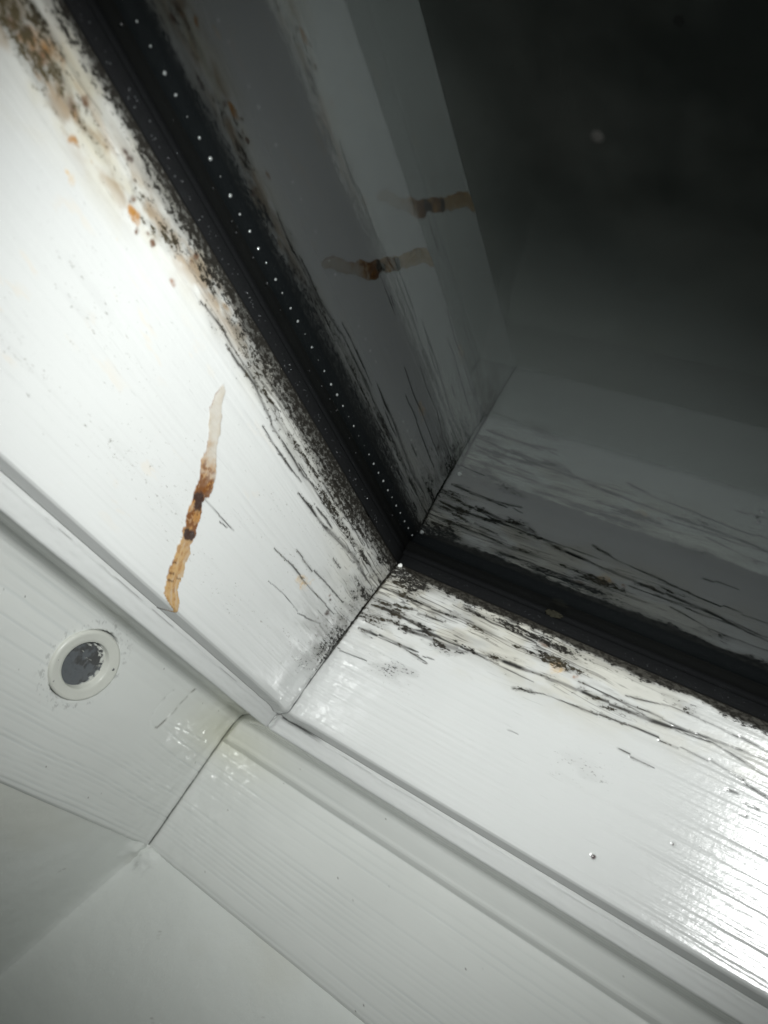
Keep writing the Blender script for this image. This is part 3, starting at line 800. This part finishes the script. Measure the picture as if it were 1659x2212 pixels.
# bottom member: sloped moulding above, groove, grained board below
bot_prof = [(.31, 1.02, .1), (.33, 1.092, .01), (.64, 1.098, .02), (.73, 1.104, .008), (.765, 1.111, .006), (.785, 1.122, .006), (.795, 1.132, .006), (.845, 1.220, .005), (.850, 1.234, .003), (.857, 1.245, .003), (.876, 1.256, .003), (.898, 1.266, .003),
            (.9045, 1.270, .002), (.9062, 1.278, .002), (.9065, 1.290, .0065), (P5[0] - .007, P5[1] - .04, .005), (P5[0] - .001, P5[1] - .012, .005), (P5[0] + .010, P5[1] + .001, .005), (P5[0] + .03, P5[1] + .004, .1), (1.30, P5[1] + .02, .2), (1.30, .0, .2), (.31, .0, .2), (.31, 1.02)]
bp_ = resample(bot_prof, .02)[:-1]
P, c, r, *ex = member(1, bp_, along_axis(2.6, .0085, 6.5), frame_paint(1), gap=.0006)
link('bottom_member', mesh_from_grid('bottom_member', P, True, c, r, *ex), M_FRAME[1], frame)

def stop_paint(side):
    def f(A, D, Z, T):
        col = np.broadcast_to(WHITE, A.shape + (3,)).copy()
        s = Z
        h = (fbm(A * 3, D * 40 + Z * 40, 301 + side, 3) - .5) * .004 + (vnoise(A * 40, Z * 80, 303 + side) - .5) * .0012
        # chipped hairline of dirt where the stop meets the sash
        f1 = np.exp(-((Z - (P1[1] + .014)) / .0022) ** 2) * sst(.46, .56, fbm(A * 7, A * 0, 311 + side, 4))
        lim = (1 - sst(.3, .9, A)) * .6 if side == 1 else sst(.1, .3, A) * (1 - sst(1.4, 1.9, A))
        col = mix(col, np.array([.10, .095, .09]), f1 * .55 * lim)
        gapm = np.exp(-((Z - P1[1]) / .012) ** 2) * (1 - sst(.18, .34, T)) * sst(.01, .03, T) if side == 1 else 0 * A
        col = mix(col, BLACK, gapm)
        h = h - .01 * np.exp(-(T / .012) ** 2)
        return col, np.zeros(A.shape), h
    return f
stop_prof = [(P1[0] + .002, P1[1] - .06, .02), (P1[0] + .001, P1[1] + .002, .002), (P1[0] + .005, P1[1] + .012, .002), (P1[0] + .011, P1[1] + .022, .006), (P2[0] - .004, P2[1] - .016, .004), (P2[0] + .001, P2[1] - .004, .003), (P2[0] + .009, P2[1] + .001, .01),
             (.308, P2[1] - .006, .02), (.308, P1[1] - .06, .05), (P1[0] + .002, P1[1] - .06)]
stp = resample(stop_prof, .006)[:-1]
for s_, L_ in ((0, 8.3), (1, 6.3)):
    P, c, r, *ex = member(s_, stp, along_axis(2.8, .010, L_), stop_paint(s_), gap=.003 if s_ else .0)
    link('stop_bead', mesh_from_grid('stop_bead', P, True, c, r, *ex), M_FRAME[s_], frame)

# round plug in the side jamb
def lathe(name, prof, n=72, closed=False):
    vs, fs = [], []
    for (rr_, zz) in prof:
        for k in range(n):
            a = 2 * math.pi * k / n
            vs.append((rr_ * math.cos(a), rr_ * math.sin(a), zz))
    for i in range(len(prof) - 1):
        for k in range(n):
            a0 = i * n + k; b0 = i * n + (k + 1) % n
            fs.append((a0, b0, b0 + n, a0 + n))
    return simple_mesh(name, vs, fs, True)
fd = (P5 - P4) / np.linalg.norm(P5 - P4)
fd3 = Vector((-fd[0], 0, fd[1])).normalized()
fn3 = Vector((fd[1], 0, fd[0])).normalized()
plug_m = Matrix.Identity(4)
yv = Vector((0, 1, 0)); xv = yv.cross(fn3)
for i in range(3):
    plug_m[i][0] = xv[i]; plug_m[i][1] = yv[i]; plug_m[i][2] = fn3[i]
pc = Vector((-(P4[0] + PLUG_Q / fd[1] * fd[0]), PLUG_A, P4[1] + PLUG_Q)) + fn3 * .002
plug_m.translation = pc * S
ringp = lathe('plug_cover', [(.207, -.01), (.207, .010), (.203, .016), (.196, .019), (.186, .018), (.160, .013), (.143, .012), (.138, .008), (.137, -.060)][::-1][::-1])
plug = link('plug_cover', ringp, M_PLUG, frame)
plug.matrix_world = plug_m
plug.scale = (.86, 1, 1)
# dark floor of the plug with remains of white paint
nr, na_ = 60, 120
rads = np.linspace(.0005, .1375, nr)
th = np.linspace(0, 2 * math.pi, na_, endpoint=True)
R_, TH = np.meshgrid(rads, th)
X = R_ * np.cos(TH); Y = R_ * np.sin(TH)
n = fbm(X * 55 + 9, Y * 55 + 9, 401, 4); n2 = fbm(X * 22 + 4, Y * 30 + 4, 402, 4)
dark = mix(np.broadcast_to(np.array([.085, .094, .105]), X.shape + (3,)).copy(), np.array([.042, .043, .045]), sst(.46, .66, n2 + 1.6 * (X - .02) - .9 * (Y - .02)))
rim = np.hypot(X, Y)
flake = sst(.60, .63, fbm(X * 30 + 3, Y * 30 + 3, 405, 4) + 9 * (rim - .128) + .8 * (X - .03) - .6 * Y)
flake = np.maximum(flake, sst(.62, .66, fbm(X * 60, Y * 28, 406, 4) + .9 * (X - .05)) * sst(.02, .06, X) * (1 - sst(.02, .06, Y)))
cc = mix(dark, np.array([.50, .51, .48]), flake)
PZ = np.stack([X, Y, -.034 + .006 * flake + .004 * n], -1)
fl = link('plug_floor', mesh_from_grid('plug_floor', PZ, False, cc, np.full(X.shape, .15)), M_FRAME[0], plug)

# ------------------------------------------------------------------ plaster lining of the window recess
def wall_paint(side):
    def f(A, q):
        col = np.broadcast_to(np.array([.735, .76, .73]), A.shape + (3,)).copy()
        h = (fbm(A * 2.2, q * 2.2, 501 + side, 4) - .5) * .018 + (fbm(A * 14, q * 14, 503 + side, 3) - .5) * .0034
        sp = vnoise(A * 22, q * 22, 505 + side)
        col = mix(col, np.array([.16, .13, .11]), sst(.985, .995, sp) * .8)
        sm = sst(.50, .75, fbm(A * 1.5 + 7, q * 1.9, 507 + side, 4))        # rubbed, slightly yellowed patches
        col = mix(col, np.array([.64, .64, .57]), sm * .45)
        wr = np.exp(-((A + P5[0] + .10) / .16) ** 2 - ((q - .05) / .10) ** 2)
        col = mix(col, np.array([.30, .30, .28]), wr * sst(.60, .68, fbm(A * 40, q * 16, 509 + side, 3)) * .8)
        for (a0, q0, a1, q1) in ((-.30, .62, .05, .80), (.02, .86, .10, .90), (-.55, .30, -.48, .42), (.35, .35, .60, .42)):
            d_, _p = seg_dist(A, q + .02 * (fbm(A * 5, q * 5, 511, 2) - .5), [(a0, q0), (a1, q1)])
            col = mix(col, np.array([.36, .35, .33]), (1 - sst(.001, .006, d_)) * sst(.4, .6, fbm(A * 12, q * 12, 513, 2)) * .6)
        return col, h
    return f
SPL = (.30, -.05)
for side in (0, 1):
    spl, oth = SPL[side], SPL[1 - side]
    a = np.concatenate([np.arange(0, 2.4, .012), np.arange(2.4, 8.6, .3)])
    q = np.concatenate([np.arange(0, 1.6, .010), np.arange(1.6, 9.2, .25)])
    Q, TT = np.meshgrid(q, a)
    A = TT - (P5[0] + .014) - oth * Q
    col, h = wall_paint(side)(A, Q)
    h = h * sst(0, .08, Q) * sst(.0, .06, TT)
    # ragged filler in the corner, swelling close to the frame
    h += .030 * np.exp(-TT / .035) * (.6 + .8 * fbm(Q * 6, Q * 0, 520, 3))
    h += (.030 * np.exp(-((TT - .07) / .06) ** 2 - ((Q - .05) / .07) ** 2)) * (.3 + 1.4 * fbm(A * 22, Q * 22, 522 + side, 3))
    nn = math.hypot(1, spl)
    D = P5[0] + .014 + spl * Q - h / nn
    Z = P5[1] - .012 + Q + h * spl / nn
    P = np.stack([-D, A, Z], -1) if side == 0 else np.stack([A, -D, Z], -1)
    if side == 1: P = P[::-1]; col = col[::-1]
    # thickness: a second sheet behind closes the board
    me = mesh_from_grid('recess_lining', P, False, col, np.zeros(A.shape))
    o = link('side_wall' if side == 0 else 'bottom_wall', me, M_WALL)
    md = o.modifiers.new('board', 'SOLIDIFY'); md.thickness = .0125; md.offset = -1
    o['kind'] = 'structure'
    o['label'] = 'smooth white plaster side lining of the recess below the plugged jamb' if side == 0 else 'smooth white plaster lining under the bottom of the window frame'
    o['category'] = 'wall lining'

# ------------------------------------------------------------------ small loose things
def lump(name, r, seed, sq=(1, 1, 1), n=14, rough=.5):
    vs, fs = [], []
    rg = np.random.RandomState(seed)
    for i in range(n + 1):
        a = math.pi * i / n
        for k in range(n * 2):
            b = math.pi * k / n
            d = np.array([math.sin(a) * math.cos(b), math.sin(a) * math.sin(b), math.cos(a)])
            q = float(fbm(np.array([d[0] * 2 + seed]), np.array([d[1] * 2 + d[2] * 2.7]), seed, 3)[0])
            rr_ = r * (1 - rough + 2 * rough * q)
            vs.append(tuple(d * rr_ * np.array(sq)))
    m_ = n * 2
    for i in range(n):
        for k in range(m_):
            a0 = i * m_ + k; b0 = i * m_ + (k + 1) % m_
            fs.append((a0, a0 + m_, b0 + m_, b0))
    return simple_mesh(name, vs, fs, True)
def put(name, me, mat, loc, rot=(0, 0, 0)):
    o = link(name, me, mat)
    o.location = Vector(loc) * S
    o.rotation_euler = rot
    return o
for k, (x, y, r, lab) in enumerate(((-.0247, -.004, .014, 'larger white paint crumb on the black gasket right at the mitre corner'), (.0203, -.002, .010, 'smaller white paint crumb on the gasket just right of the corner'))):
    tag(put('paint_crumb', lump('paint_crumb', r, 7 + k, (1.1, .8, 1), rough=.7), M_CRUMB, (x, y + .006, .107)), lab, 'paint crumb', 'paint crumbs at the corner of the glass')
tag(put('dry_fleck', lump('dry_fleck', .026, 21, (1.5, .25, .55), 18, .85), M_FLECK, (.852, .012, .03), (0, 0, -.1)),
    'small crumpled greenish grey fleck stuck on the black gasket of the bottom rail', 'debris')
wd_ = dome('water_spot', .013, .12, 20, 6)
o = put('water_spot', wd_, M_SPOT, (1.3318, 2.4732, .0005))
tag(o, 'single round grey water spot high up on the black glass', 'water spot')
dm = dome('water_drop', .006, .6, 14, 5)
dm.materials.append(M_WATER)
for x, y, lab in ((1.703, 1.319, 'upper of two tiny water drops on the glass by the right edge of the photo'), (1.6986, 1.262, 'lower of two tiny water drops on the glass by the right edge of the photo')):
    tag(put('water_drop', dm, None, (x, y, .0005)), lab, 'water drop', 'tiny water drops on the glass')
# condensation: a dusting of minute droplets on the stile's gasket
rng = random.Random(8)
vs, fs = [], []
def add_drop(c, r, nrm):
    nrm = Vector(nrm).normalized(); q = nrm.to_track_quat('Z', 'Y')
    b0 = len(vs); n_ = 7
    pts = [Vector((0, 0, r * .8))]
    for i in (1, 2, 3):
        a = math.pi / 2 * i / 3
        for k in range(n_): pts.append(Vector((r * math.sin(a) * math.cos(2 * math.pi * k / n_), r * math.sin(a) * math.sin(2 * math.pi * k / n_), r * .8 * math.cos(a))))
    for p in pts: vs.append(tuple(Vector(c) + q @ p))
    for k in range(n_):
        fs.append((b0, b0 + 1 + k, b0 + 1 + (k + 1) % n_))
        for i in (0, 1):
            a0 = b0 + 1 + i * n_ + k; a1 = b0 + 1 + i * n_ + (k + 1) % n_
            fs.append((a0, a0 + n_, a1 + n_, a1))
for k in range(120):
    y = rng.uniform(.15, 2.85) ; u_ = rng.random()
    if u_ < .85: add_drop((.006 + rng.uniform(-.001, .001), y, rng.uniform(.064, .09)), rng.uniform(.0018, .0042), (1, 0, .2))
    else: add_drop((rng.uniform(-.008, .05), y, rng.uniform(.0, .001)), rng.uniform(.0015, .004), (0, 0, 1))
for k in range(60):
    x = rng.uniform(.2, 2.2)
    add_drop((x, .006, rng.uniform(.064, .088)), rng.uniform(.0015, .003), (0, 1, .2))
tag(link('condensation', simple_mesh('condensation', vs, fs, True), M_WATER), 'minute droplets of condensation dusted over the black gasket', 'condensation', kind='stuff')
